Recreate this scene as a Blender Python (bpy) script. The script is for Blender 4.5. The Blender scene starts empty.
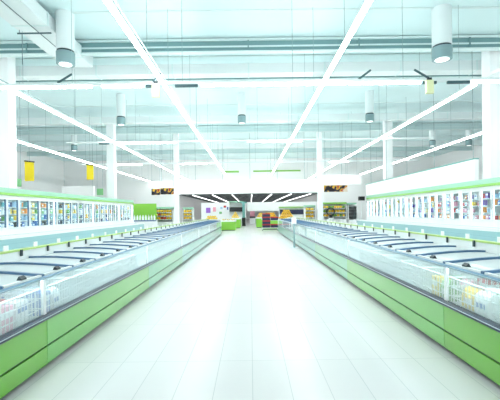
import bpy, math, random
from mathutils import Matrix, Vector
random.seed(7)
S = bpy.context.scene
COL = S.collection

# ------------------------------------------------------------------ materials
def lin(c):
    c = c / 255.0
    return c / 12.92 if c <= 0.04045 else ((c + 0.055) / 1.055) ** 2.4
def rgb(r, g, b): return (lin(r), lin(g), lin(b), 1.0)

def mat(name, col, rough=0.5, metal=0.0, coat=0.0, coat_rough=0.08, coat_ior=1.5, emit=None, strength=0.0, vary=0.0, scale=6.0, spec=0.5):
    m = bpy.data.materials.new(name); m.use_nodes = True
    nt = m.node_tree; b = nt.nodes['Principled BSDF']
    b.inputs['Base Color'].default_value = col
    b.inputs['Roughness'].default_value = rough
    b.inputs['Metallic'].default_value = metal
    b.inputs['Specular IOR Level'].default_value = spec
    if coat:
        b.inputs['Coat Weight'].default_value = coat
        b.inputs['Coat Roughness'].default_value = coat_rough
        b.inputs['Coat IOR'].default_value = coat_ior
    if emit:
        b.inputs['Emission Color'].default_value = emit
        b.inputs['Emission Strength'].default_value = strength
    if vary:
        tc = nt.nodes.new('ShaderNodeTexCoord'); n = nt.nodes.new('ShaderNodeTexNoise')
        n.inputs['Scale'].default_value = scale; n.inputs['Detail'].default_value = 4
        mx = nt.nodes.new('ShaderNodeMixRGB'); mx.inputs['Color1'].default_value = col
        mx.inputs['Color2'].default_value = tuple(c * (1 - vary) for c in col[:3]) + (1,)
        nt.links.new(tc.outputs['Object'], n.inputs['Vector'])
        nt.links.new(n.outputs['Fac'], mx.inputs['Fac'])
        nt.links.new(mx.outputs['Color'], b.inputs['Base Color'])
    return m

def glass(name, tint, refl_ior=1.5, haze=0.0, haze_col=(0.9, 1, 1, 1)):
    m = bpy.data.materials.new(name); m.use_nodes = True
    nt = m.node_tree; nt.nodes.clear()
    out = nt.nodes.new('ShaderNodeOutputMaterial')
    tr = nt.nodes.new('ShaderNodeBsdfTransparent'); tr.inputs['Color'].default_value = tint
    gl = nt.nodes.new('ShaderNodeBsdfGlossy'); gl.inputs['Roughness'].default_value = 0.03
    fr = nt.nodes.new('ShaderNodeFresnel'); fr.inputs['IOR'].default_value = refl_ior
    df = nt.nodes.new('ShaderNodeBsdfDiffuse'); df.inputs['Color'].default_value = haze_col
    m1 = nt.nodes.new('ShaderNodeMixShader'); m1.inputs['Fac'].default_value = haze
    m2 = nt.nodes.new('ShaderNodeMixShader')
    nt.links.new(tr.outputs[0], m1.inputs[1]); nt.links.new(df.outputs[0], m1.inputs[2])
    ge = nt.nodes.new('ShaderNodeNewGeometry'); iv = nt.nodes.new('ShaderNodeMath'); iv.operation = 'SUBTRACT'; iv.inputs[0].default_value = 1.0
    mu = nt.nodes.new('ShaderNodeMath'); mu.operation = 'MULTIPLY'
    nt.links.new(ge.outputs['Backfacing'], iv.inputs[1]); nt.links.new(iv.outputs[0], mu.inputs[0]); nt.links.new(fr.outputs[0], mu.inputs[1])
    nt.links.new(mu.outputs[0], m2.inputs['Fac']); nt.links.new(m1.outputs[0], m2.inputs[1]); nt.links.new(gl.outputs[0], m2.inputs[2])
    nt.links.new(m2.outputs[0], out.inputs['Surface'])
    return m

M = {}
M['white'] = mat('white_enamel', rgb(238, 244, 244), 0.35, vary=0.04, scale=2)
M['white_board'] = mat('white_board', rgb(245, 248, 248), 0.6)
M['ceil'] = mat('ceiling_sheet', rgb(222, 246, 248), 0.7, vary=0.05, scale=0.4)
M['duct'] = mat('duct_sheet', rgb(228, 240, 241), 0.5, vary=0.05, scale=1.5)
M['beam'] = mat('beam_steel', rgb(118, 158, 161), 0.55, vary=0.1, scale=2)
M['beam_pale'] = mat('beam_pale_paint', rgb(208, 232, 233), 0.55, vary=0.06, scale=2)  # same beam steel, lightened: distance haze put into the colour
M['flange'] = mat('beam_flange', rgb(215, 235, 235), 0.5)
M['rim_grey'] = mat('rim_grey', rgb(128, 158, 162), 0.5)
M['column'] = mat('column_paint', rgb(240, 246, 247), 0.5, vary=0.03, scale=1)
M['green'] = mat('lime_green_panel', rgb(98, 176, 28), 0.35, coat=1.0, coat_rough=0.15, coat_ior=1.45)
M['green_mint'] = mat('green_mint_panel', rgb(106, 186, 78), 0.35, coat=1.0, coat_rough=0.15, coat_ior=1.45)  # this and the next two: panel green with grazing reflections painted in
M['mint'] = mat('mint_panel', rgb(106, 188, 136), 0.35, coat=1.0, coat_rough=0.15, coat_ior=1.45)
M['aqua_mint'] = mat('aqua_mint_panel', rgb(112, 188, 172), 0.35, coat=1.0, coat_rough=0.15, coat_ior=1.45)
M['fascia_green'] = mat('fascia_lime', rgb(134, 200, 80), 0.35, coat=0.5, coat_rough=0.15)
M['fascia_aqua'] = mat('fascia_aqua', rgb(150, 205, 178), 0.35, coat=0.5, coat_rough=0.15)
M['bin_green'] = mat('bin_lime', rgb(134, 200, 70), 0.5)
M['dark'] = mat('dark_rubber', rgb(38, 52, 58), 0.5)
M['black'] = mat('black_plastic', rgb(22, 26, 30), 0.45)
M['bumper'] = mat('slate_bumper', rgb(46, 62, 78), 0.35, metal=0.3)
M['steel'] = mat('brushed_steel', rgb(196, 210, 216), 0.3, metal=0.8)
M['rail'] = mat('slate_blue_rail', rgb(112, 150, 178), 0.35, metal=0.2)
M['bar'] = mat('lid_frame_blue', rgb(72, 108, 142), 0.4)
M['liner'] = mat('freezer_liner', rgb(224, 236, 238), 0.5, vary=0.05)
M['aqua'] = mat('aqua_front', rgb(156, 200, 206), 0.4, coat=0.5)
M['aqua_dark'] = mat('aqua_groove', rgb(140, 182, 190), 0.4)
M['railgreen'] = mat('price_rail_green', rgb(178, 208, 118), 0.4)
M['tag'] = mat('price_tag_paper', rgb(248, 250, 250), 0.6)
M['wire'] = mat('white_wire', rgb(228, 238, 240), 0.4)
M['cable'] = mat('grey_cable', rgb(140, 168, 172), 0.5)
M['rod'] = mat('dark_teal_rod', rgb(64, 96, 102), 0.5)
M['yellow'] = mat('yellow_banner', rgb(240, 216, 30), 0.6)
M['paleyellow'] = mat('pale_yellow_sign', rgb(232, 238, 190), 0.5)
M['sign_green'] = mat('sign_green', rgb(122, 188, 128), 0.5)
M['navy'] = mat('navy_plastic', rgb(32, 40, 74), 0.45)
M['redrim'] = mat('red_plastic', rgb(184, 40, 46), 0.45)
M['teal'] = mat('teal_paint', rgb(104, 164, 160), 0.5)
M['orange'] = mat('orange_peel', rgb(250, 200, 52), 0.5, vary=0.15, scale=8)
M['lemon'] = mat('yellow_peel', rgb(248, 212, 60), 0.5, vary=0.12, scale=8)
M['lime'] = mat('green_peel', rgb(120, 176, 50), 0.5, vary=0.2, scale=8)
M['redfruit'] = mat('red_peel', rgb(206, 64, 44), 0.45, vary=0.2, scale=8)
M['stem'] = mat('brown_stem', rgb(110, 90, 40), 0.7)
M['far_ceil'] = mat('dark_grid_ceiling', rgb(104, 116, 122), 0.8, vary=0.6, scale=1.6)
M['purple'] = mat('violet_print', rgb(150, 100, 200), 0.6)
M['blueprint'] = mat('blue_print', rgb(50, 90, 150), 0.6)
LAMP = (1.0, 0.985, 0.965, 1)
M['tube'] = mat('fluorescent_tube', (0.95, 1, 1, 1), 0.4, emit=LAMP, strength=23.0)
M['farlamp'] = mat('far_lamp', (0.95, 1, 1, 1), 0.4, emit=LAMP, strength=4.0)
M['led'] = mat('freezer_led', (0.95, 1, 1, 1), 0.4, emit=(0.86, 1, 1, 1), strength=5.0)
M['tub_led'] = mat('tub_led', (0.95, 1, 1, 1), 0.4, emit=(0.93, 1, 1, 1), strength=16.0)  # added glow that brightens the island tubs, no known lamp
M['downlight'] = mat('downlight_disc', (0.95, 1, 1, 1), 0.4, emit=LAMP, strength=0.7)
M['lidglass'] = glass('lid_glass', (0.90, 0.97, 0.98, 1), 1.45, 0.5, (0.95, 0.99, 0.99, 1))
M['sideglass'] = glass('side_glass', (0.93, 0.98, 0.98, 1), 1.5, 0.2, (0.95, 0.99, 0.99, 1))
M['doorglass'] = glass('door_glass', (0.93, 0.98, 0.99, 1), 1.3, 0.03)

def floor_mat():
    m = mat('white_floor_tile', rgb(236, 240, 240), 0.27, spec=0.28)
    nt = m.node_tree; b = nt.nodes['Principled BSDF']
    tc = nt.nodes.new('ShaderNodeTexCoord')
    br = nt.nodes.new('ShaderNodeTexBrick')
    br.offset = 0.0; br.squash = 1.0
    br.inputs['Color1'].default_value = rgb(220, 219, 219); br.inputs['Color2'].default_value = rgb(215, 215, 215)
    br.inputs['Mortar'].default_value = rgb(188, 192, 193)
    br.inputs['Scale'].default_value = 1.0
    br.inputs['Brick Width'].default_value = 0.325; br.inputs['Row Height'].default_value = 1.3
    br.inputs['Mortar Size'].default_value = 0.003
    nt.links.new(tc.outputs['Object'], br.inputs['Vector'])
    nt.links.new(br.outputs['Color'], b.inputs['Base Color'])
    return m
M['floor'] = floor_mat()

def poster_mat(name, cols, scale):
    m = mat(name, cols[0], 0.6)
    nt = m.node_tree; b = nt.nodes['Principled BSDF']
    tc = nt.nodes.new('ShaderNodeTexCoord'); n = nt.nodes.new('ShaderNodeTexNoise')
    n.inputs['Scale'].default_value = scale; n.inputs['Detail'].default_value = 1
    cr = nt.nodes.new('ShaderNodeValToRGB'); cr.color_ramp.interpolation = 'CONSTANT'
    e = cr.color_ramp.elements; k = len(cols)
    e[0].position = 0.0; e[0].color = cols[0]; e[1].position = 0.44; e[1].color = cols[1]
    for i in range(2, k):
        x = e.new(0.44 + 0.22 * (i - 1) / (k - 1)); x.color = cols[i]
    nt.links.new(tc.outputs['Object'], n.inputs['Vector']); nt.links.new(n.outputs['Fac'], cr.inputs['Fac'])
    nt.links.new(cr.outputs['Color'], b.inputs['Base Color'])
    return m
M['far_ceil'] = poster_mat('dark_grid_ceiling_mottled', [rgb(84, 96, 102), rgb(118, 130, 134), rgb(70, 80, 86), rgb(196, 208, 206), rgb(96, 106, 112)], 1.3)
M['foodphoto'] = poster_mat('dark_food_photo', [rgb(28, 26, 36), rgb(60, 50, 60), rgb(236, 190, 50), rgb(180, 50, 50), rgb(230, 220, 200)], 2.2)

# ------------------------------------------------------------------ mesh builder
class MB:
    def __init__(s): s.v, s.f, s.m, s.sm = [], [], [], []
    def add(s, vs, fs, mi=0, smooth=False):
        o = len(s.v); s.v += [tuple(v) for v in vs]
        for f in fs: s.f.append([o + i for i in f]); s.m.append(mi); s.sm.append(smooth)
        return s
    def box(s, x0, x1, y0, y1, z0, z1, mi=0):
        return s.add([(x0,y0,z0),(x1,y0,z0),(x1,y1,z0),(x0,y1,z0),(x0,y0,z1),(x1,y0,z1),(x1,y1,z1),(x0,y1,z1)],
                     [(0,3,2,1),(4,5,6,7),(0,1,5,4),(1,2,6,5),(2,3,7,6),(3,0,4,7)], mi)
    def cbox(s, c, d, mi=0):
        return s.box(c[0]-d[0]/2, c[0]+d[0]/2, c[1]-d[1]/2, c[1]+d[1]/2, c[2]-d[2]/2, c[2]+d[2]/2, mi)
    def cyl(s, p0, p1, r0, r1=None, n=12, mi=0, caps=True):
        r1 = r0 if r1 is None else r1
        p0, p1 = Vector(p0), Vector(p1); d = (p1 - p0).normalized()
        a = d.orthogonal().normalized(); b = d.cross(a)
        vs = []
        for p, r in ((p0, r0), (p1, r1)):
            for i in range(n):
                t = 2 * math.pi * i / n; vs.append(p + a * math.cos(t) * r + b * math.sin(t) * r)
        fs = [(i, (i+1) % n, n + (i+1) % n, n + i) for i in range(n)]
        s.add(vs, fs, mi, True)
        if caps: s.add(vs, [tuple(range(n))[::-1], tuple(range(n, 2*n))], mi)
        return s
    def prism(s, prof, y0, y1, mi=0, smooth=False):          # (x, z) outline swept along y
        n = len(prof)
        vs = [(x, y0, z) for x, z in prof] + [(x, y1, z) for x, z in prof]
        s.add(vs, [(i, (i+1) % n, n + (i+1) % n, n + i) for i in range(n)], mi, smooth)
        return s.add(vs, [tuple(range(n))[::-1], tuple(range(n, 2*n))], mi)
    def strip(s, top, bot, y0, y1, mi=0):                     # curved slab between two (x, z) lines
        n = len(top)
        vs = [(x, y0, z) for x, z in top] + [(x, y1, z) for x, z in top] + [(x, y0, z) for x, z in bot] + [(x, y1, z) for x, z in bot]
        fs = []
        for i in range(n - 1):
            fs += [(i, i+1, n+i+1, n+i), (2*n+i, 3*n+i, 3*n+i+1, 2*n+i+1), (i, 2*n+i, 2*n+i+1, i+1), (n+i, n+i+1, 3*n+i+1, 3*n+i)]
        fs += [(0, n, 3*n, 2*n), (n-1, 3*n-1, 4*n-1, 2*n-1)]
        return s.add(vs, fs, mi, False)
    def ball(s, c, r, n=10, k=6, sx=1, sy=1, sz=1, mi=0):
        vs = [(c[0], c[1], c[2] + r*sz)]
        for j in range(1, k):
            p = math.pi * j / k
            for i in range(n):
                t = 2 * math.pi * i / n
                vs.append((c[0]+r*sx*math.sin(p)*math.cos(t), c[1]+r*sy*math.sin(p)*math.sin(t), c[2]+r*sz*math.cos(p)))
        vs.append((c[0], c[1], c[2] - r*sz)); L = len(vs) - 1
        fs = [(0, 1+i, 1+(i+1) % n) for i in range(n)]
        for j in range(k-2):
            a = 1 + j*n
            fs += [(a+i, a+n+i, a+n+(i+1) % n, a+(i+1) % n) for i in range(n)]
        a = 1 + (k-2)*n
        fs += [(a+i, L, a+(i+1) % n) for i in range(n)]
        return s.add(vs, fs, mi, True)
    def mesh(s, name, mats):
        me = bpy.data.meshes.new(name); me.from_pydata(s.v, [], s.f)
        for m in (mats if isinstance(mats, (list, tuple)) else [mats]): me.materials.append(M[m])
        me.polygons.foreach_set('material_index', s.m); me.polygons.foreach_set('use_smooth', s.sm)
        me.update(); return me
    def build(s, name, mats, parent=None, loc=None):
        return put(name, s.mesh(name, mats), parent, loc)

def put(name, me, parent=None, loc=None):
    o = bpy.data.objects.new(name, me); COL.objects.link(o)
    if parent: o.parent = parent
    if loc: o.location = loc
    return o
def tag(o, label, cat, group=None, kind=None):
    o['label'] = label; o['category'] = cat
    if group: o['group'] = group
    if kind: o['kind'] = kind
    return o
def thing(name, loc, label, cat, group=None, rz=0.0):
    o = bpy.data.objects.new(name, None); COL.objects.link(o)
    o.location = loc; o.rotation_euler = (0, 0, rz); o.empty_display_size = 0.2
    return tag(o, label, cat, group)
def structure(o): o['kind'] = 'structure'; return o
def B(*a): return MB().box(*a)
ORD = ['first','second','third','fourth','fifth','sixth','seventh','eighth','ninth','tenth','eleventh','twelfth','thirteenth','fourteenth','fifteenth','sixteenth','seventeenth','eighteenth','nineteenth','twentieth','twenty-first','twenty-second','twenty-third','twenty-fourth']

# ------------------------------------------------------------------ room shell
CZ = 7.8
structure(B(-22, 22, -4, 86, -0.2, 0).build('floor', 'floor'))
cm = B(-22, 22, -4, 46, CZ, CZ + 0.2)
for i in range(14): cm.box(-22, 22, -2 + i*3.5, -1.92 + i*3.5, CZ - 0.03, CZ, 1)
structure(cm.build('ceiling', ['ceil', 'flange']))
structure(B(-8.6, 8.6, 46, 86, 3.7, 3.9).build('ceiling', 'far_ceil'))
structure(B(-22.2, -22, -4, 86, 0, CZ).build('wall_left', 'white_board'))
structure(B(22, 22.2, -4, 86, 0, CZ).build('wall_right', 'white_board'))
structure(B(-22, -8.6, 45.8, 46, 0, 3.7).build('wall_left', 'white_board'))
structure(B(8.6, 22, 45.8, 46, 0, 3.7).build('wall_right', 'white_board'))
structure(B(-8.8, -8.6, 46, 86, 0, 3.9).build('wall_left', 'white_board'))
structure(B(8.6, 8.8, 46, 86, 0, 3.9).build('wall_right', 'white_board'))
structure(B(-8.8, 8.8, 86, 86.2, 0, 3.9).build('wall_back', 'white_board'))
structure(B(-22, 22, 45.8, 46, 3.7, CZ).build('wall_upper', 'white_board'))

def column(x, y, w):
    m = B(-w/2, w/2, -w/2, w/2, 0, CZ).box(-w/2-.015, w/2+.015, -w/2-.015, w/2+.015, 0, 0.12, 1)
    o = m.build('column', ['column', 'steel'], None, (x, y, 0)); structure(o)
for x, y, w in ((-9.15, 14.5, .5), (9.15, 14.5, .5), (-9.2, 25.7, .48), (9.2, 25.7, .48), (-5.42, 28.5, .36), (5.15, 28.5, .36)):
    column(x, y, w)

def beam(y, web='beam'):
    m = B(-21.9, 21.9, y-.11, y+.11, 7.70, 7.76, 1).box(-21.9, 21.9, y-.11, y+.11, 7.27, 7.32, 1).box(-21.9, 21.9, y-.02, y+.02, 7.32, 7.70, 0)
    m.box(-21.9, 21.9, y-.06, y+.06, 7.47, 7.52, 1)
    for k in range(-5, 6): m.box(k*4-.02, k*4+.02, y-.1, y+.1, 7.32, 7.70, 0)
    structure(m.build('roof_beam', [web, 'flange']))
for y in (14.0, 17.0, 28.0, 38.0): beam(y, 'beam' if y < 20 else 'beam_pale')  # far beams take the haze-lightened colour

# ------------------------------------------------------------------ ducts
def cross_duct(y, z0, z1, d, label):
    t = thing('ventilation_duct', (0, y, z0), label, 'duct')
    B(-21.8, 21.8, 0, d, 0, z1-z0).build('duct_body', 'duct', t)
    jm = B(-.03, .03, -.015, d+.015, -.015, z1-z0+.015).mesh('flange_joint', 'flange')
    for k in range(-7, 8): put('flange_joint', jm, t, (k*3, 0, 0))
cross_duct(15.2, 6.98, 7.36, .55, 'big white rectangular duct crossing the ceiling nearest the camera')
cross_duct(23.35, 7.0, 7.38, .5, 'white rectangular duct crossing the ceiling, second from the camera')
cross_duct(33.0, 7.0, 7.38, .5, 'white rectangular duct crossing the ceiling, farthest from the camera')
t = thing('ventilation_duct', (-6.57, 3, 7.2), 'wide white duct running lengthwise beside the large ceiling cylinder', 'duct')
B(-.53, .53, 0, 12.0, 0, .4).build('duct_body', 'duct', t)
jm = B(-.55, .55, -.03, .03, -.015, .415).mesh('flange_joint', 'flange')
for k in range(5): put('flange_joint', jm, t, (0, 1.43+k*2.4, 0))
MB().cyl((.05, 1, -.02), (.05, 11.0, -.02), .012, n=6).build('cable', 'rod', t)

t = thing('suspension_rod', (-7.05, 11.8, 7.05), 'dark horizontal hanging bar with a drop wire under the lengthwise duct', 'rod')
MB().cyl((0, 0, 0), (1.03, 0, 0), .025, n=8).build('bar', 'rod', t)
MB().cyl((.14, 0, -.95), (.14, 0, 0), .008, n=6).build('drop_wire', 'rod', t)
MB().cyl((.06, 0, 0), (.06, 0, .11), .008, n=6).build('hanger', 'rod', t)

def downlight(x, y, r, label, zb=6.2):
    t = thing('ceiling_cylinder', (x, y, zb), label, 'ceiling cylinder', 'white ceiling cylinders')
    MB().cyl((0,0,.42), (0,0,CZ-zb), r, n=28).build('tube_body', 'duct', t)
    MB().cyl((0,0,.36), (0,0,.42), r*.94, n=28).build('dark_ring', 'dark', t)
    MB().cyl((0,0,.0), (0,0,.36), r*1.02, r*1.04, n=28).build('bottom_rim', 'rim_grey', t)
    MB().cyl((0,0,-.012), (0,0,.0), r*.72, n=28).build('lamp_disc', 'downlight', t)
downlight(-5.73, 12.1, .27, 'large white ceiling cylinder beside the lengthwise duct, lamp disc below')
downlight(6.07, 12.1, .29, 'large white ceiling cylinder above the hanging sign on the right, lamp disc below')
downlight(-6.77, 20.4, .22, 'small white ceiling cylinder, left one of the middle row of three')
downlight(-.39, 20.4, .21, 'small white ceiling cylinder, centre one of the middle row of three')
downlight(6.37, 20.4, .22, 'small white ceiling cylinder, right one of the middle row of three')
downlight(-12.95, 28.5, .22, 'farthest small white ceiling cylinder above the yellow banners')
downlight(13.5, 28.5, .22, 'far small white ceiling cylinder above the long white sign panel, inner one')
downlight(16.2, 28.5, .22, 'far small white ceiling cylinder above the long white sign panel, outer one')

# ------------------------------------------------------------------ strip lights
LZ = 5.1
def lengthwise_strip(x, label, start=4.1, w=1.0):
    t = thing('strip_light', (x, 0, LZ), label, 'strip light', 'lengthwise strip lights')
    B(-.02, .02, 4, 45.6, .03, .10).build('housing', 'white', t)
    y = start
    while y < 45:
        e = min(y + 2.9, 45.5)
        MB().prism([(-.055*w,.03),(-.05*w,-.01),(-.02*w,-.03),(.02*w,-.03),(.05*w,-.01),(.055*w,.03)], y, e).build('tube', 'tube', t)
        y += 3.0
    for k in range(13):
        hx, hy = (.09 if k % 2 else -.09), 5.6 + k*3.15
        top = 7.165 if (-7.2 < x < -6.4 and hy < 15.1) else CZ
        MB().cyl((hx, hy, .1), (hx, hy, top-LZ), .006, n=5).build('hanger', 'cable', t)
    MB().box(.07, .085, 4, 45.4, .10, .125).build('cable_tray', 'cable', t)
def x_of(k): return (-.04 + (k + .5) * 1.245) * (LZ - 1.5)
names = ['outermost strip light on the far left of the hall', 'second strip light from the left, over the left wall freezers side',
         'strip light above the left island freezers, left of the aisle centre', 'strip light just right of the aisle centre',
         'strip light over the passage beside the right wall freezers', 'outermost strip light on the far right of the hall']
for k, nm in zip(range(-3, 3), names):
    lengthwise_strip(x_of(k), 'long white ' + nm, 4.1 if abs(x_of(k)) < 3 else 11.2, .9 if abs(x_of(k)) < 3 else .6)

def cross_strip(y, segs, dark, x0, x1, label, braces=()):
    t = thing('strip_light', (0, y, LZ - .11), label, 'strip light', 'crosswise strip lights')
    B(x0, x1, -.05, .05, .0, .07).build('housing', 'duct', t)
    for a, b in segs:
        n = max(1, round((b - a) / 2.4)); w = (b - a) / n
        for i in range(n):
            MB().add([], []).box(a+i*w+.03, a+(i+1)*w-.03, -.04, .04, -.05, -.002).build('tube', 'tube', t)
    for a, b in dark: B(a, b, -.035, .035, -.07, -.002).build('empty_socket', 'rod', t)
    x = x0 + .4
    while x < x1:
        MB().cyl((x, 0, .07), (x, 0, CZ - LZ + .11), .006, n=5).build('hanger', 'cable', t); x += 3.0
    for bx, s in braces: MB().cyl((bx, 0, .09), (bx + s*.35, .1, .36), .03, n=6).build('brace', 'rod', t)
cross_strip(10.5, [(-14, -4.25), (-4.0, -2.85), (-1.33, 4.7), (6.05, 14)], [(-2.8, -2.62), (-2.0, -1.38), (4.72, 5.1), (5.4, 6.0)], -14.2, 14.2,
            'crosswise strip light nearest the camera, carrying two pale yellow signs',
            [(-5.2, 1), (-7.6, -1), (3.0, 1), (4.9, -1), (-2.6, .6)])
cross_strip(19.0, [(-6.6, -3.6), (-.1, 2.6)], [(-7.4, -6.9)], -9.0, 9.0, 'shorter crosswise strip light, second from the camera')
cross_strip(27.3, [(-9.5, -7.6), (-5, -3), (5.6, 7)], [], -12.0, 12.0, 'crosswise strip light farthest from the camera near the white bulkhead')

for x, nm in ((-2.5, 'left of the aisle'), (4.86, 'above the right island freezers')):
    t = thing('hanging_sign', (x, 10.38, 4.62), 'small pale yellow sign hanging from the crosswise strip light ' + nm, 'sign', 'pale yellow hanging signs')
    B(-.1, .1, -.04, .04, 0, .36).build('sign_box', 'paleyellow', t)
    B(-.06, .06, -.02, .02, .36, .43).build('bracket', 'dark', t)

# yellow banners and green signs beyond the left wall freezers
def banner(x, y, w, z0, z1, label):
    t = thing('hanging_banner', (x, y, z0), label, 'banner', 'yellow hanging banners')
    B(-w/2, w/2, -.02, .02, 0, z1-z0).build('banner_sheet', 'yellow', t)
    MB().cyl((-w/2-.02, 0, z1-z0+.03), (w/2+.02, 0, z1-z0-.02), .04, n=8).build('top_clip', 'black', t)
    MB().cyl((0, 0, z1-z0), (0, 0, CZ-z0), .008, n=5).build('hanger', 'cable', t)
banner(-10.85, 19.0, .44, 3.17, 4.12, 'yellow banner with black top clip right beside the nearest left column')
banner(-9.52, 23.0, .4, 3.55, 4.42, 'yellow banner with black top clip farther off, before the second left column')

def board(name, x, y, z, w, h, d, mt, label, cat, hang=False, group=None):
    t = thing(name, (x, y, z), label, cat, group)
    B(-w/2, w/2, -d/2, d/2, 0, h).build('panel', mt, t)
    if hang:
        for s in (-.45, .45): MB().cyl((s*w, 0, h), (s*w, 0, CZ - z), .008, n=5).build('hanger', 'cable', t)
    return t
board('hanging_sign', -10.05, 16.6, 2.72, .42, .34, .05, 'sign_green', 'square green sign hanging above the left wall freezers nearest the column', 'sign', True, 'green hanging signs')
board('hanging_sign', -9.72, 25.0, 2.72, .4, .42, .05, 'sign_green', 'smaller square green sign hanging near the second left column', 'sign', True, 'green hanging signs')
board('hanging_sign', -12.0, 27.0, 2.5, 2.2, .95, .3, 'white_board', 'big white sign box hanging behind the left wall freezers', 'sign', True)

t = thing('hanging_sign', (8.75, 14.9, 2.6), 'long white sign panel with teal cap above the right wall freezers', 'sign panel')
B(-.08, .08, 0, 14.0, 0, .82).build('panel', 'white_board', t)
B(-.1, .1, 0, 14.0, .82, .87).build('cap_rail', 'teal', t)
for k in range(5): MB().cyl((0, .2+k*3.2, .87), (0, .2+k*3.2, CZ-2.6), .01, n=6).build('hanger', 'cable', t)

# white bulkhead over the way out of the freezer hall
t = thing('bulkhead', (0, 28.3, 2.87), 'white bulkhead spanning between the two centre columns', 'bulkhead')
B(-5.2, 4.95, -.1, .1, 0, 1.0).build('centre_panel', 'white_board', t)
for s in range(-4, 5, 2): MB().cyl((s, 0, 1.0), (s, 0, CZ-2.87), .012, n=6).build('hanger', 'cable', t)
t = thing('bulkhead', (-6.5, 28.4, 3.34), 'short white bulkhead wing on the left of the centre columns', 'bulkhead')
B(-.85, .88, -.1, .1, 0, .5).build('wing_panel', 'white_board', t)
MB().cyl((0, 0, .5), (0, 0, CZ-3.34), .012, n=6).build('hanger', 'cable', t)
t = thing('bulkhead', (6.75, 28.4, 3.4), 'white bulkhead wing on the right of the centre columns', 'bulkhead')
B(-1.4, 1.4, -.1, .1, 0, .75).build('wing_panel', 'white_board', t)
MB().cyl((0, 0, .75), (0, 0, CZ-3.4), .012, n=6).build('hanger', 'cable', t)
board('food_poster', -7.05, 28.9, 2.86, .66, .46, .04, 'foodphoto', 'dark food photo poster hanging under the left bulkhead wing, smaller one', 'poster', True, 'hanging food posters')
board('food_poster', -6.2, 28.9, 2.9, 1.0, .48, .04, 'foodphoto', 'dark food photo poster hanging beside the left centre column, larger one', 'poster', True, 'hanging food posters')
board('food_poster', 6.4, 28.9, 2.93, 1.75, .48, .04, 'foodphoto', 'wide dark food photo poster hanging beside the right centre column', 'poster', True, 'hanging food posters')
board('wall_sign', 3.2, 45.75, 6.25, 5.6, .16, .06, 'fascia_green', 'thin green sign stripe high on the far upper wall, right part', 'sign')
board('wall_sign', -2.3, 45.75, 6.2, 2.0, .2, .06, 'fascia_green', 'thin green sign stripe high on the far upper wall, left part', 'sign')

# ------------------------------------------------------------------ island freezers
def lid_arc(n=9):
    top = []
    for i in range(n):
        u = i / (n - 1)
        top.append((.885 - .845*u, .912 + .045*math.sin(math.pi*.62*u)))
    return top
CACHE = {}
def cached(key, fn):
    if key not in CACHE: CACHE[key] = fn()
    return CACHE[key]
def mirror(prof, s): return [(s*x, z) for x, z in prof]

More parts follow.
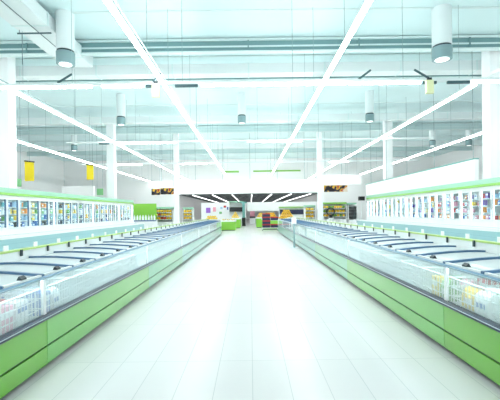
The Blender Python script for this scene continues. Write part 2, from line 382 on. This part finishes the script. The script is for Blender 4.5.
def island_module(loc, rz, L, label, group, far_end=False, near_end=False, panel_mat='green'):
    t = thing('island_freezer', loc, label, 'freezer', group, rz)
    h = L / 2
    K = round(L, 3)
    def P(name, mt, fn, parent=t): return put(name, cached((name, K, fn.__doc__ or '', mt if isinstance(mt, str) else mt[0], fn.key), lambda: fn().mesh(name, mt)), parent)
    def mk(key, f):
        f.key = key; return f
    P('plinth', 'dark', mk(0, lambda: B(-.84, .84, -h+.01, h-.01, 0, .05)))
    P('body', ['dark', 'liner'], mk(0, lambda: B(-.885, .885, -h+.005, h-.005, .05, .46, 0).box(-.86, .86, -h+.01, h-.01, .46, .47, 1)))
    for s in (-1, 1):
        P('lower_panel', panel_mat, mk(s, lambda: B(*sorted((s*.885, s*.905)), -h+.004, h-.004, .05, .215)))
        P('upper_panel', panel_mat, mk(s, lambda: B(*sorted((s*.885, s*.905)), -h+.004, h-.004, .235, .485)))
        P('bumper', ['bumper', 'steel'], mk(s, lambda: MB().prism(mirror([(.87,.485),(.92,.485),(.937,.497),(.937,.512),(.92,.535),(.87,.535)], s), -h, h).box(*sorted((s*.925, s*.9375)), -h, h, .513, .519, 1)))
        P('glass_wall', 'sideglass', mk(s, lambda: B(*sorted((s*.872, s*.884)), -h+.02, h-.02, .535, .885)))
        for e in (-1, 1): P('corner_post', 'white', mk((s, e), lambda: B(*sorted((s*.86, s*.889)), *sorted((e*h, e*(h-.022))), .47, .885)))
        P('top_rail', ['rail', 'steel'], mk(s, lambda: MB().prism(mirror([(.86,.885),(.905,.885),(.915,.893),(.915,.902),(.905,.912),(.86,.912)], s), -h, h).box(*sorted((s*.914, s*.917)), -h, h, .895, .900, 1)))
    for s in (-1, 1): P('light_strip', 'tub_led', mk(('led', s), lambda: B(*sorted((s*.835, s*.858)), -h+.03, h-.03, .872, .884)))  # added fill strip under the rail to brighten the tub interior
    P('divider', 'white', mk(0, lambda: B(-.03, .03, -h, h, .47, 1.062)))
    P('price_rail', 'railgreen', mk(0, lambda: B(-.04, .04, -h, h, 1.062, 1.085)))
    w = L / 6
    arc = lid_arc()
    for k in range(6):
        y = -h + w*(k + .5)
        for s in (1, -1):
            low = [(x, z - .008) for x, z in arc]
            lid = put('lid', cached(('lid', K, s), lambda: MB().strip(mirror(arc, s), mirror(low, s), -w/2+.008, w/2-.048).mesh('lid', 'lidglass')), t, (0, y, 0))
            up = [(x, z + .022) for x, z in arc]; dn = [(x, z - .018) for x, z in arc]
            put('lid_frame', cached(('lidf', K, s), lambda: MB().strip(mirror(up, s), mirror(dn, s), w/2-.048, w/2-.003).mesh('lid_frame', 'bar')), lid)
            put('lid_edge', cached(('lide', K, s), lambda: B(*sorted((s*.852, s*.886)), -w/2+.008, w/2-.05, .913, .93).mesh('lid_edge', 'white')), lid)
            put('handle', cached(('lidh', K, s), lambda: MB().prism(mirror([(.825,.931),(.872,.93),(.872,.944),(.845,.966)], s), -.038, .038).mesh('handle', 'dark')), lid)
        for s in (-1, 1): put('rail_clip', cached(('clip', s), lambda: B(*sorted((s*.041, s*.056)), -.018, .018, 1.0, 1.078).mesh('rail_clip', 'dark')), t, (0, y + .1, 0))
        put('price_tag', cached(('tag',), lambda: B(-.004, .004, -.045, .045, 1.085, 1.15).mesh('price_tag', 'tag')), t, (0, y - .13, 0))
    for flag, yy in ((far_end, 1), (near_end, -1)):
        if flag:
            q = yy if rz == 0 else -yy
            put('end_panel', MB().prism([(-.90,.0),(.90,.0),(.90,.9),(.45,.95),(0,1.06),(-.45,.95),(-.90,.9)], *sorted((q*h, q*(h+.06)))).mesh('end_panel', 'white'), t)
    return t

for side, xc, L, rz in (('left', -2.9, 3.76, 0.0), ('right', 2.93, 4.07, math.pi)):
    for i in range(7):
        pos = ['nearest the camera', 'second from the camera', 'third from the camera', 'fourth from the camera', 'fifth from the camera', 'sixth from the camera', 'farthest from the camera'][i]
        zs = 0.0
        o = island_module((xc, L*(i + .5), 0), rz, L, f'white glass-lidded island freezer with green base, {side} row, {pos}', f'{side} island freezers', far_end=(i == 6), near_end=(i == 0), panel_mat=['green', 'green_mint', 'mint', 'aqua_mint', 'aqua_mint', 'aqua_mint', 'aqua_mint'][i])  # base colour steps towards aqua, painting in the reflection wash with distance
        o.scale = (1, 1, .99 if side == 'left' else 1.015)

# wire baskets and frozen packets seen through the near glass
def basket_mesh(w):
    m = MB(); x0, x1, y0, y1, z1 = .12, .84, -w/2+.035, w/2-.035, .30
    for z in (0.006, .1, .2, z1):
        for a, b in (((x0,y0,z),(x1,y0,z)),((x1,y0,z),(x1,y1,z)),((x1,y1,z),(x0,y1,z)),((x0,y1,z),(x0,y0,z))): m.cyl(a, b, .006 if z < z1 else .009, n=5)
    for i in range(11):
        y = y0 + (y1-y0)*i/10
        for x in (x0, x1): m.cyl((x,y,0.006), (x,y,z1), .004, n=4)
        m.cyl((x0,y,0.006), (x1,y,0.006), .004, n=4)
    for i in range(1, 12):
        x = x0 + (x1-x0)*i/12
        for y in (y0, y1): m.cyl((x,y,0.006), (x,y,z1), .004, n=4)
    return m.mesh('wire_basket', 'wire')
PK = {}
PCOL = {'red': (206,70,76), 'white': (240,244,246), 'yellow': (244,206,70), 'orange': (240,150,60), 'blue': (70,120,190), 'dark blue': (46,66,110), 'green': (96,166,84), 'pink': (232,160,180), 'purple': (140,110,190), 'pale blue': (170,205,230), 'black': (40,46,56), 'teal': (90,170,180)}
for k, c in PCOL.items(): M['pack_' + k] = mat('packet_' + k.replace(' ', '_'), rgb(*c), 0.4)
def packet(kind, colour, d):
    key = (kind, colour, d)
    if key in PK: return PK[key]
    a, b, c = d; m = MB()
    body = 'pack_' + colour; acc = 'pack_white' if colour != 'white' else 'pack_blue'
    if kind == 'frozen_food_box':
        m.box(-a/2, a/2, -b/2, b/2, 0, c, 0).box(-a/2-.001, a/2+.001, -b/2+.015, b/2-.015, c*.55, c*.82, 1)
    elif kind == 'ice_cream_tub':
        m.cyl((0,0,0), (0,0,c*.86), b*.42, b*.48, n=14).cyl((0,0,c*.86), (0,0,c), b*.5, n=14, mi=1)
    else:
        n = 5; vs = []
        for j, (s, z) in enumerate(((.55,0),(1,.12),(1,.6),(.7,.88),(.12,1))):
            vs += [(-a/2*s,-b/2,z*c),(a/2*s,-b/2,z*c),(a/2*s,b/2,z*c),(-a/2*s,b/2,z*c)]
        fs = [(3,2,1,0),(16,17,18,19)]
        for j in range(4):
            o = j*4; fs += [(o+i, o+(i+1) % 4, o+4+(i+1) % 4, o+4+i) for i in range(4)]
        m.add(vs, fs, 0); m.box(-a/2*.9-.012, a/2*.9+.012, -b*.3, b*.3, c*.3, c*.55, 1)
    PK[key] = m.mesh(kind, [body, acc]); return PK[key]

for side, xc, L, sg in (('left', -2.9, 3.76, 1), ('right', 2.93, 4.07, -1)):
    w = L / 6; bm = basket_mesh(w); q = 0
    for i in range(8):
        y = L*.5 + w*(i + 1.0) - w*.5
        if y < 2.5: continue
        b = put('wire_basket', bm, None, (xc, y, .476 if sg > 0 else .485)); b.rotation_euler = (0, 0, 0 if sg > 0 else math.pi)
        tag(b, f'white wire basket inside the {side} island freezers, {ORD[q]} one from the camera', 'basket', f'wire baskets in the {side} island freezers')
        if q < 3:
            for a in range(3):
                for c in range(2):
                    kind = random.choice(['frozen_food_box', 'frozen_food_bag', 'frozen_food_box'])
                    colr = random.choice(['red', 'white', 'white', 'pale blue', 'pink', 'green', 'blue', 'yellow', 'teal', 'white'])
                    o = put(kind, packet(kind, colr, (.15, .19, .22)), None, (xc + sg*(.28 + a*.215), y + (-.11 + c*.22), .486 if sg > 0 else .495))
                    o.rotation_euler = (0, 0, random.uniform(-.12, .12))
                    rowp = ['inner', 'middle', 'outer'][a]; colp = ['near', 'far'][c]
                    tag(o, f'{colr} frozen {"box" if "box" in kind else "bag"}, {rowp} row {colp} corner, {ORD[q]} wire basket of the {side} island', 'frozen food', f'frozen packets in the {side} island freezers')
        q += 1

# ------------------------------------------------------------------ wall freezers (glass-door cabinet over a chest)
DW = .65
def wall_freezer(loc, rz, nd, label, group):
    t = thing('wall_freezer', loc, label, 'freezer', group, rz)
    h = nd*DW/2
    def P(name, mt, key, fn): return put(name, cached(('wf', name, nd, key), lambda: fn().mesh(name, mt)), t)
    P('chest', ['aqua', 'aqua_dark', 'dark'], 0, lambda: B(.05, .75, -h, h, .06, .80, 0).box(.08, .72, -h+.01, h-.01, 0, .06, 2)
      .box(.75, .757, -h, h, .26, .275, 1).box(.75, .757, -h, h, .46, .475, 1).box(.75, .757, -h, h, .64, .655, 1))
    P('chest_rail', 'white', 0, lambda: B(.66, .77, -h, h, .80, .90).box(.05, .09, -h, h, .80, .90))
    P('chest_lid', 'lidglass', 0, lambda: B(.09, .66, -h, h, .86, .875))
    P('back_box', 'white', 0, lambda: B(-.72, -.66, -h, h, 0, 2.45).box(-.66, .05, -h, h, 0, 1.07).box(-.66, 0, -h, h, 2.10, 2.21).box(-.66, .0, -h, -h+.03, 1.07, 2.1).box(-.66, .0, h-.03, h, 1.07, 2.1))
    P('fascia', ['fascia_aqua', 'fascia_green'], 0, lambda: B(-.66, .05, -h, h, 2.29, 2.45, 0).box(-.66, .06, -h, h, 2.21, 2.29, 1))
    for z in SHZ: P('shelf', 'wire', z, lambda: B(-.6, -.08, -h+.035, h-.035, z-.02, z))
    for k in range(nd):
        y = -h + DW*(k + .5)
        d = put('door', cached(('door',), lambda: B(0, .04, -.32, -.275, 1.08, 2.1).box(0, .04, .275, .32, 1.08, 2.1).box(0, .04, -.275, .275, 1.08, 1.12).box(0, .04, -.275, .275, 2.06, 2.1).mesh('door', 'white')), t, (0, y, 0))
        put('door_glass', cached(('dg',), lambda: B(.016, .024, -.275, .275, 1.12, 2.06).mesh('door_glass', 'doorglass')), d)
        put('gasket', cached(('gk',), lambda: B(-.02, .028, .252, .277, 1.12, 2.06).mesh('gasket', 'bar')), d)
        put('handle', cached(('dh',), lambda: MB().cyl((.07, -.295, 1.45), (.07, -.295, 1.75), .012, n=8).box(.04, .07, -.303, -.287, 1.46, 1.48).box(.04, .07, -.303, -.287, 1.72, 1.74).mesh('handle', 'steel')), d)
    for k in range(nd + 1):
        y = max(-h+.045, min(h-.045, -h + DW*k))
        put('light_strip', cached(('ls',), lambda: B(-.05, -.03, -.012, .012, 1.1, 2.08).mesh('light_strip', 'led')), t, (0, y, 0))
    return t
SHZ = (1.10, 1.34, 1.58, 1.82)
Y0 = 8.1
for side, xc, rz, zo, yo in (('left', -8.0, 0.0, -.05, 0.0), ('right', 8.0, math.pi, .05, .1)):
    y = Y0 + yo; dn = 0
    for i, nd in enumerate((6, 6, 6, 6, 4)):
        L = nd*DW
        pos = ['nearest the camera', 'second from the camera', 'third from the camera', 'fourth from the camera', 'farthest, four doors'][i]
        o = wall_freezer((xc, y + L/2, 0), rz, nd, f'white glass-door wall freezer over a pale aqua chest, {side} wall, {pos}', f'{side} wall freezers')
        o.scale = (1, 1, 1 + zo/2.1)
        for k in range(nd):
            yd = y + DW*(k + .5)
            if yd < 11.6 : continue
            for si, z in enumerate(SHZ):
                zz = z*(1 + zo/2.1) + .001
                for c in range(3):
                    if yd > 19 and random.random() < .45: continue
                    if side == 'right' and random.random() < .22: continue
                    kind = random.choice(['frozen_food_box', 'frozen_food_box', 'ice_cream_tub', 'frozen_food_bag'])
                    pal = ['yellow', 'orange', 'green', 'dark blue', 'black', 'blue', 'white', 'pale blue', 'teal'] if side == 'left' else ['white', 'white', 'pale blue', 'pink', 'orange', 'yellow', 'blue', 'red', 'purple']
                    if yd > 18: pal = pal + ['white', 'white', 'pale blue', 'white']
                    if side == 'left' and si == 2: pal = ['yellow', 'orange', 'yellow', 'green', 'white']
                    if side == 'left' and si == 0: pal = ['dark blue', 'black', 'blue', 'white']
                    colr = random.choice(pal)
                    dims = (.16, .15, random.choice([.15, .17, .19]))
                    yy = yd + (-.175 + c*.175)
                    xx = xc + (-.2 if side == 'left' else .2)
                    ob = put(kind, packet(kind, colr, dims), None, (xx, yy, zz))
                    cp = ['near end', 'middle', 'far end'][c]
                    kd = {'frozen_food_box': 'box', 'ice_cream_tub': 'tub', 'frozen_food_bag': 'bag'}[kind]
                    tag(ob, f'{colr} {kd}, {cp} of {["bottom","third","second","top"][si]} shelf, {ORD[dn]} product door of the {side} wall', 'frozen food', f'frozen food behind the {side} glass doors')
            dn += 1
        y += L

# ------------------------------------------------------------------ far end: produce area
def bin_(x0, x1, y0, y1, h, label, mt='bin_green'):
    t = thing('produce_bin', ((x0+x1)/2, (y0+y1)/2, 0), label, 'produce bin', 'green produce bins')
    a, b = (x1-x0)/2, (y1-y0)/2
    B(-a+.04, a-.04, -b+.04, b-.04, 0, .06).build('plinth', 'dark', t)
    B(-a, a, -b, b, .06, h-.12).build('body', mt, t)
    B(-a-.03, a+.03, -b-.03, b+.03, h-.12, h).build('tray', 'white', t)
    return t
def fruit_mesh(name, mt, r, sz=.92):
    return MB().ball((0, 0, r*sz), r, 10, 7, sz=sz).cyl((0,0,2*r*sz-.004), (0,0,2*r*sz+.012), .006, n=5, mi=1).mesh(name, [mt, 'stem'])
FRB = {k: fruit_mesh(k, m, .108) for k, m in (('orange','orange'),('lemon','lemon'),('apple','redfruit'),('melon','lime'))}
FR = {'orange': fruit_mesh('orange', 'orange', .095), 'lemon': fruit_mesh('lemon', 'lemon', .085, .85), 'apple': fruit_mesh('apple', 'redfruit', .07), 'melon': fruit_mesh('melon', 'lime', .078)}
def heap(kind, cx, cy, z, nx, ny, nl, step, label, group, word):
    for l in range(nl):
        for i in range(nx - l):
            for j in range(ny - min(l, ny-1)):
                o = put(kind, FR[kind], None, (cx + (i - (nx-l-1)/2)*step, cy + (j - (ny-min(l, ny-1)-1)/2)*step, z + l*step*.80))
                tag(o, label, word, group)
bin_(-2.42, -1.25, 31.6, 33.4, .84, 'bright green produce bin standing just past the left island freezers')
bin_(-1.75, -.98, 36.0, 41.0, .95, 'long green produce bin behind the first one, beside the far aisle')
bin_(1.0, 2.3, 32.4, 34.2, .95, 'green produce bin directly behind the crate stack')
bin_(2.5, 3.9, 33.5, 35.4, .86, 'green produce bin past the end of the right island freezers')
bin_(.55, 1.35, 36.6, 39.0, .98, 'far green produce bin seen left of the crate stack')
bin_(-3.7, -2.55, 30.2, 32.0, .95, 'green produce bin right behind the far end of the left island freezers')
heap('lemon', -3.1, 30.9, .951, 5, 4, 2, .18, 'yellow fruit in the heap behind the far end of the left island', 'yellow fruit behind the left island', 'fruit')
heap('orange', 1.68, 33.3, .951, 6, 4, 3, .195, 'orange fruit in the heap on the green bin behind the crates', 'oranges behind the crate stack', 'fruit')
heap('orange', 3.2, 34.4, .861, 7, 3, 5, .195, 'orange fruit in the heap on the bin past the right island', 'oranges past the right island', 'fruit')
heap('lemon', 1.0, 37.6, .981, 4, 3, 3, .18, 'yellow fruit in the heap on the far bin left of the crates', 'yellow fruit on the far bin', 'fruit')
heap('lemon', -1.45, 37.2, .951, 4, 5, 4, .18, 'yellow fruit in the heap on the long green bin', 'yellow fruit on the long green bin', 'fruit')

def banana_mesh():
    m = MB(); pts = []
    for i in range(8):
        u = i / 7; a = -1.0 + 2.0*u
        pts.append(Vector((.16*math.sin(a), 0, .025 + .16*(1 - math.cos(a)))))
    rs = [.008, .018, .022, .024, .024, .022, .016, .007]
    for i in range(7): m.cyl(pts[i], pts[i+1], rs[i], rs[i+1], n=8, mi=1 if i == 6 else 0)
    return m.mesh('banana', ['lemon', 'stem'])
bm = banana_mesh()
for i in range(3):
    for j in range(8):
        o = put('banana', bm, None, (-2.2 + i*.36, 31.85 + j*.1, .842)); tag(o, 'yellow banana lying on the tray of the nearest green bin', 'banana', 'bananas on the green bin')

# crate stack on a low trolley
t = thing('trolley', (1.55, 30.6, 0), 'low white trolley with legs carrying the stacked crates', 'trolley')
B(-.66, .66, -.3, .3, .2, .25).build('deck', 'white', t)
for sx in (-.6, .6):
    for sy in (-.25, .25):
        l = MB().cyl((sx, sy, .06), (sx, sy, .2), .02, n=8).build('leg', 'steel', t)
        MB().cyl((sx-.015, sy, .05), (sx+.015, sy, .05), .05, n=12).build('wheel', 'dark', l)
def crate(x, y, z, w, label):
    t = thing('crate', (x, y, z), label, 'crate', 'stacked navy crates with red rims')
    w /= 2; d = .26; h = .2
    B(-w, w, -d, d, 0, .02).box(-w, -w+.02, -d, d, .02, h).box(w-.02, w, -d, d, .02, h).box(-w+.02, w-.02, -d, -d+.02, .02, h).box(-w+.02, w-.02, d-.02, d, .02, h).build('body', 'navy', t)
    h2 = h + .08; e = .012
    B(-w-e, w+e, -d-e, -d+.02, h, h2).box(-w-e, w+e, d-.02, d+e, h, h2).box(-w-e, -w+.02, -d+.02, d-.02, h, h2).box(w-.02, w+e, -d+.02, d-.02, h, h2).build('rim', 'redrim', t)
CR = .285
crate(1.24, 30.6, .251, .62, 'navy crate with red rim, bottom of the left stack on the trolley')
crate(1.24, 30.6, .251 + CR, .62, 'navy crate with red rim, second from the bottom of the left stack')
crate(1.24, 30.6, .251 + 2*CR, .62, 'navy crate with red rim, third up in the left stack')
crate(1.24, 30.6, .251 + 3*CR, .62, 'navy crate with red rim, topmost of the crate stack')
crate(1.90, 30.6, .251, .6, 'navy crate with red rim, bottom right on the trolley')
t = thing('fruit_box', (1.9, 30.6, .251 + CR), 'green box in the right half of the crate stack', 'box')
B(-.29, .29, -.25, .25, 0, .27).build('body', 'bin_green', t); B(-.3, .3, -.26, .26, .27, .283).build('rim', 'white', t)
crate(1.90, 30.6, .252 + 2*CR, .6, 'navy crate with red rim on top of the green box')

# stand post beside the right island
t = thing('sign_stand', (1.80, 16.0, 0), 'slim grey floor stand with white tag beside the right island freezers', 'stand')
B(-.15, .13, -.15, .15, 0, .015).build('base_plate', 'steel', t)
MB().cyl((0,0,.015), (0,0,1.0), .035, n=12).build('pole', 'cable', t)
B(-.1, .1, -.03, .03, .98, 1.25).build('tag_board', 'tag', t)

# multi-level produce shelves either side
def produce_shelf(x0, x1, y, z0, z1, label, pal, side, word, levels=3, green_top=False, mt='white'):
    t = thing('produce_shelf', ((x0+x1)/2, y, 0), label, 'shelf', 'produce shelves')
    a = (x1-x0)/2
    B(-a, a, .5, .56, 0, z1).build('back_panel', mt, t)
    for s in (-1, 1): B(*sorted((s*a, s*(a-.04))), -.3, .5, 0, z1-.12).build('side_panel', mt, t)
    zs = [z0 + (z1-z0)*i/levels for i in range(levels)]
    for z in zs: B(-a+.04, a-.04, -.28, .5, z-.04, z).build('shelf_board', 'dark' if pal is None else 'white', t)
    B(-a+.04, a-.04, -.26, .5, 0, z0-.2).build('base', mt, t)
    B(-a, a, -.1, .56, z1, z1+.14).build('canopy', 'fascia_aqua' if not green_top else 'fascia_green', t)
    if pal:
        n = int((2*a-.1)/.22)
        for li, z in enumerate(zs):
            for i in range(n):
                k = random.choice(pal)
                o = put(k, FRB[k], None, ((x0+x1)/2 - a + .16 + i*.22, y - .13, z + .001))
                cn = {'orange': 'orange', 'lemon': 'yellow', 'apple': 'red', 'melon': 'green'}[k]
                tag(o, f'{cn} fruit on the {["lowest","middle","top"][li]} board of the {word}', 'fruit', f'fruit on the {word}, {cn}, {["lowest","middle","top"][li]} board')
produce_shelf(-8.1, -6.15, 31.0, 1.0, 1.85, 'produce shelf with yellow and red fruit left of the centre column', ['orange','lemon','apple','lemon'], 'left', 'shelf left of the left centre column')
produce_shelf(-5.4, -4.6, 31.0, 1.0, 1.8, 'narrow produce shelf just right of the left centre column', ['lemon','lemon','orange'], 'left', 'shelf right of the left centre column')
produce_shelf(4.35, 5.2, 31.0, 1.0, 1.85, 'narrow produce shelf just left of the right centre column', ['lemon','orange','lemon'], 'right', 'shelf left of the right centre column')
produce_shelf(5.75, 7.7, 31.0, 1.05, 2.05, 'produce shelf with yellow fruit right of the right centre column', ['lemon','orange','lemon','melon'], 'right', 'shelf right of the right centre column', green_top=True)
produce_shelf(7.78, 8.5, 31.0, 1.0, 2.0, 'narrow white rack of empty black shelf boards beside the yellow fruit shelf', None, 'right', '', levels=4)
t = thing('display_ring', (6.35, 30.55, 1.06), 'round black ring standing in front of the yellow fruit shelf', 'ring')
m = MB(); n = 20
for i in range(n):
    a, b = 2*math.pi*i/n, 2*math.pi*(i+1)/n
    m.cyl((.3*math.cos(a),0,.38+.3*math.sin(a)), (.3*math.cos(b),0,.38+.3*math.sin(b)), .05, n=8)
m.build('ring', 'black', t); B(-.12,.12,-.06,.06,-.1,.04).build('foot', 'black', t)
t['label'] = 'round black ring standing on a white pedestal before the yellow fruit shelf'
B(-.2,.2,-.12,.12,-1.06,-.1).build('pedestal', 'white', t)

# green back board, counter and white bottles on the left
board('display_board', -8.25, 30.0, .0, 1.9, 2.25, .12, 'bin_green', 'tall bright green display board beyond the left wall freezers', 'board')
t = thing('counter', (-8.05, 29.3, 0), 'white counter with blue front stripe before the green board', 'counter')
B(-.95, .95, -.25, .25, 0, .98).build('body', 'white', t); B(-.95, .95, -.26, -.25, .9, .98).build('front_stripe', 'blueprint', t)
bot = MB().cyl((0,0,0),(0,0,.26),.07,n=12).cyl((0,0,.26),(0,0,.34),.07,.025,n=12).cyl((0,0,.34),(0,0,.4),.028,n=10,mi=1).mesh('bottle', ['white','white'])
for i in range(8):
    o = put('bottle', bot, None, (-8.8 + i*.215, 29.3, .981)); tag(o, f'white bottle on the counter before the green board, {ORD[i]} from the outer end', 'bottle', 'white bottles on the counter')

# far displays and signs
t = thing('display_wall', (-2.4, 44.0, 0), 'white display wall at the far end with small coloured pictures', 'display wall')
B(-3.2, 1.9, 0, .15, 0, 2.6).build('wall_panel', 'white_board', t)
for x, z, w, hh, mt in ((-2.4,1.75,.5,.6,'purple'),(-1.7,1.85,.35,.5,'pack_pink'),(-.9,2.0,.25,.25,'pack_pale blue'),(-.5,2.15,.28,.22,'redrim'),(-.1,1.95,.32,.32,'blueprint'),(-1.0,1.45,.3,.25,'sign_green')):
    B(x-w/2, x+w/2, -.03, 0, z-hh/2, z+hh/2).build('picture', mt, t)
t = thing('kiosk', (-1.55, 42.6, 0), 'white kiosk with black screen opening beyond the green bins', 'kiosk')
B(-.85, .85, .3, .4, 0, 2.6).box(-.85, -.75, -.3, .3, 0, 2.6).box(.75, .85, -.3, .3, 0, 2.6).build('body', 'white', t)
B(-.75, .75, -.3, -.2, 1.55, 2.05).build('screen', 'black', t); B(-.75,.75,-.3,.3,0,1.2).build('counter_front','white',t); B(-.85,.85,-.3,.3,2.6,2.7).build('roof_panel','fascia_aqua',t)
t = thing('display_stand', (-.72, 41.5, 0), 'slim teal pillar stand with black base at the far end of the aisle', 'stand')
B(-.14,.14,-.14,.14,.9,2.45).build('pillar','teal',t); B(-.35,.35,-.05,.05,2.45,2.6).build('top_board','teal',t); B(-.2,.2,-.2,.2,0,.9).build('foot','black',t)
t = thing('checkout', (.25, 48.0, 0), 'white checkout stand with dark belt far down the aisle', 'checkout')
B(-.35,.35,-.5,.5,0,.75).build('body','white',t); B(-.35,.35,-.5,.5,.75,.95).build('belt','black',t); B(-.3,.3,.35,.45,.95,1.9).build('back_board','pack_pink',t)
board('hanging_board', 3.6, 44.2, 1.6, 8.0, 1.0, .12, 'white_board', 'wide white board hanging beyond the heaps of oranges', 'board', False)
t = thing('cold_cabinet', (4.9, 40.5, 0), 'dark open cabinet with green top strip behind the orange heaps', 'cabinet')
B(-1.9,1.9,.2,.4,0,1.9).build('body','white',t); B(-1.8,1.8,.1,.2,1.2,1.7).build('opening','navy',t); B(-1.9,1.9,-.2,.4,1.9,2.0).build('top_strip','bin_green',t)

# lights below the dark far ceiling
for i, x in enumerate((-7, -4.6, -2.2, .2, 2.6, 5, 7.4)):
    t = thing('ceiling_strip_light', (x, 47, 3.6), f'strip light under the dark far ceiling, {ORD[i]} row from the left', 'strip light', 'strip lights of the far room')
    B(-.04,.04,0,37,.05,.1).build('housing','white',t); B(-.03,.03,0,37,0,.05).build('tube','farlamp',t)

t = thing('loudspeaker', (7.75, 26.9, 2.2), 'small black box on a bracket at the far end of the right wall freezers', 'loudspeaker')
B(-.2,.2,-.12,.12,0,.28).build('case','black',t); MB().cyl((0,0,-2.2),(0,0,0),.03,n=8).build('post','white',t)

# ------------------------------------------------------------------ camera, world, exposure
cam = bpy.data.cameras.new('camera'); co = bpy.data.objects.new('camera', cam); COL.objects.link(co)
cam.sensor_width = 36; cam.lens = 386/500*36
cam.shift_x = -0.4/500; cam.shift_y = 12/500
cam.clip_start = 0.05; cam.clip_end = 300
co.matrix_world = Matrix.Translation((0, 0, 1.5)) @ Matrix.Rotation(math.radians(90), 4, 'X') @ Matrix.Rotation(math.radians(-.75), 4, 'Z')
S.camera = co
w = bpy.data.worlds.new('world'); S.world = w; w.use_nodes = True
bg = w.node_tree.nodes['Background']; bg.inputs[0].default_value = (0.97, 1.0, 1.0, 1); bg.inputs[1].default_value = 1.0  # unseen ambient fill, let in through the open end behind the camera
S.view_settings.view_transform = 'Standard'; S.view_settings.look = 'None'; S.view_settings.gamma = 1.0
S.view_settings.exposure = 0.52
S.cycles.transparent_max_bounces = 24
S.cycles.max_bounces = 8; S.cycles.diffuse_bounces = 4
S.cycles.use_denoising = True
S.cycles.sample_clamp_indirect = 6.0
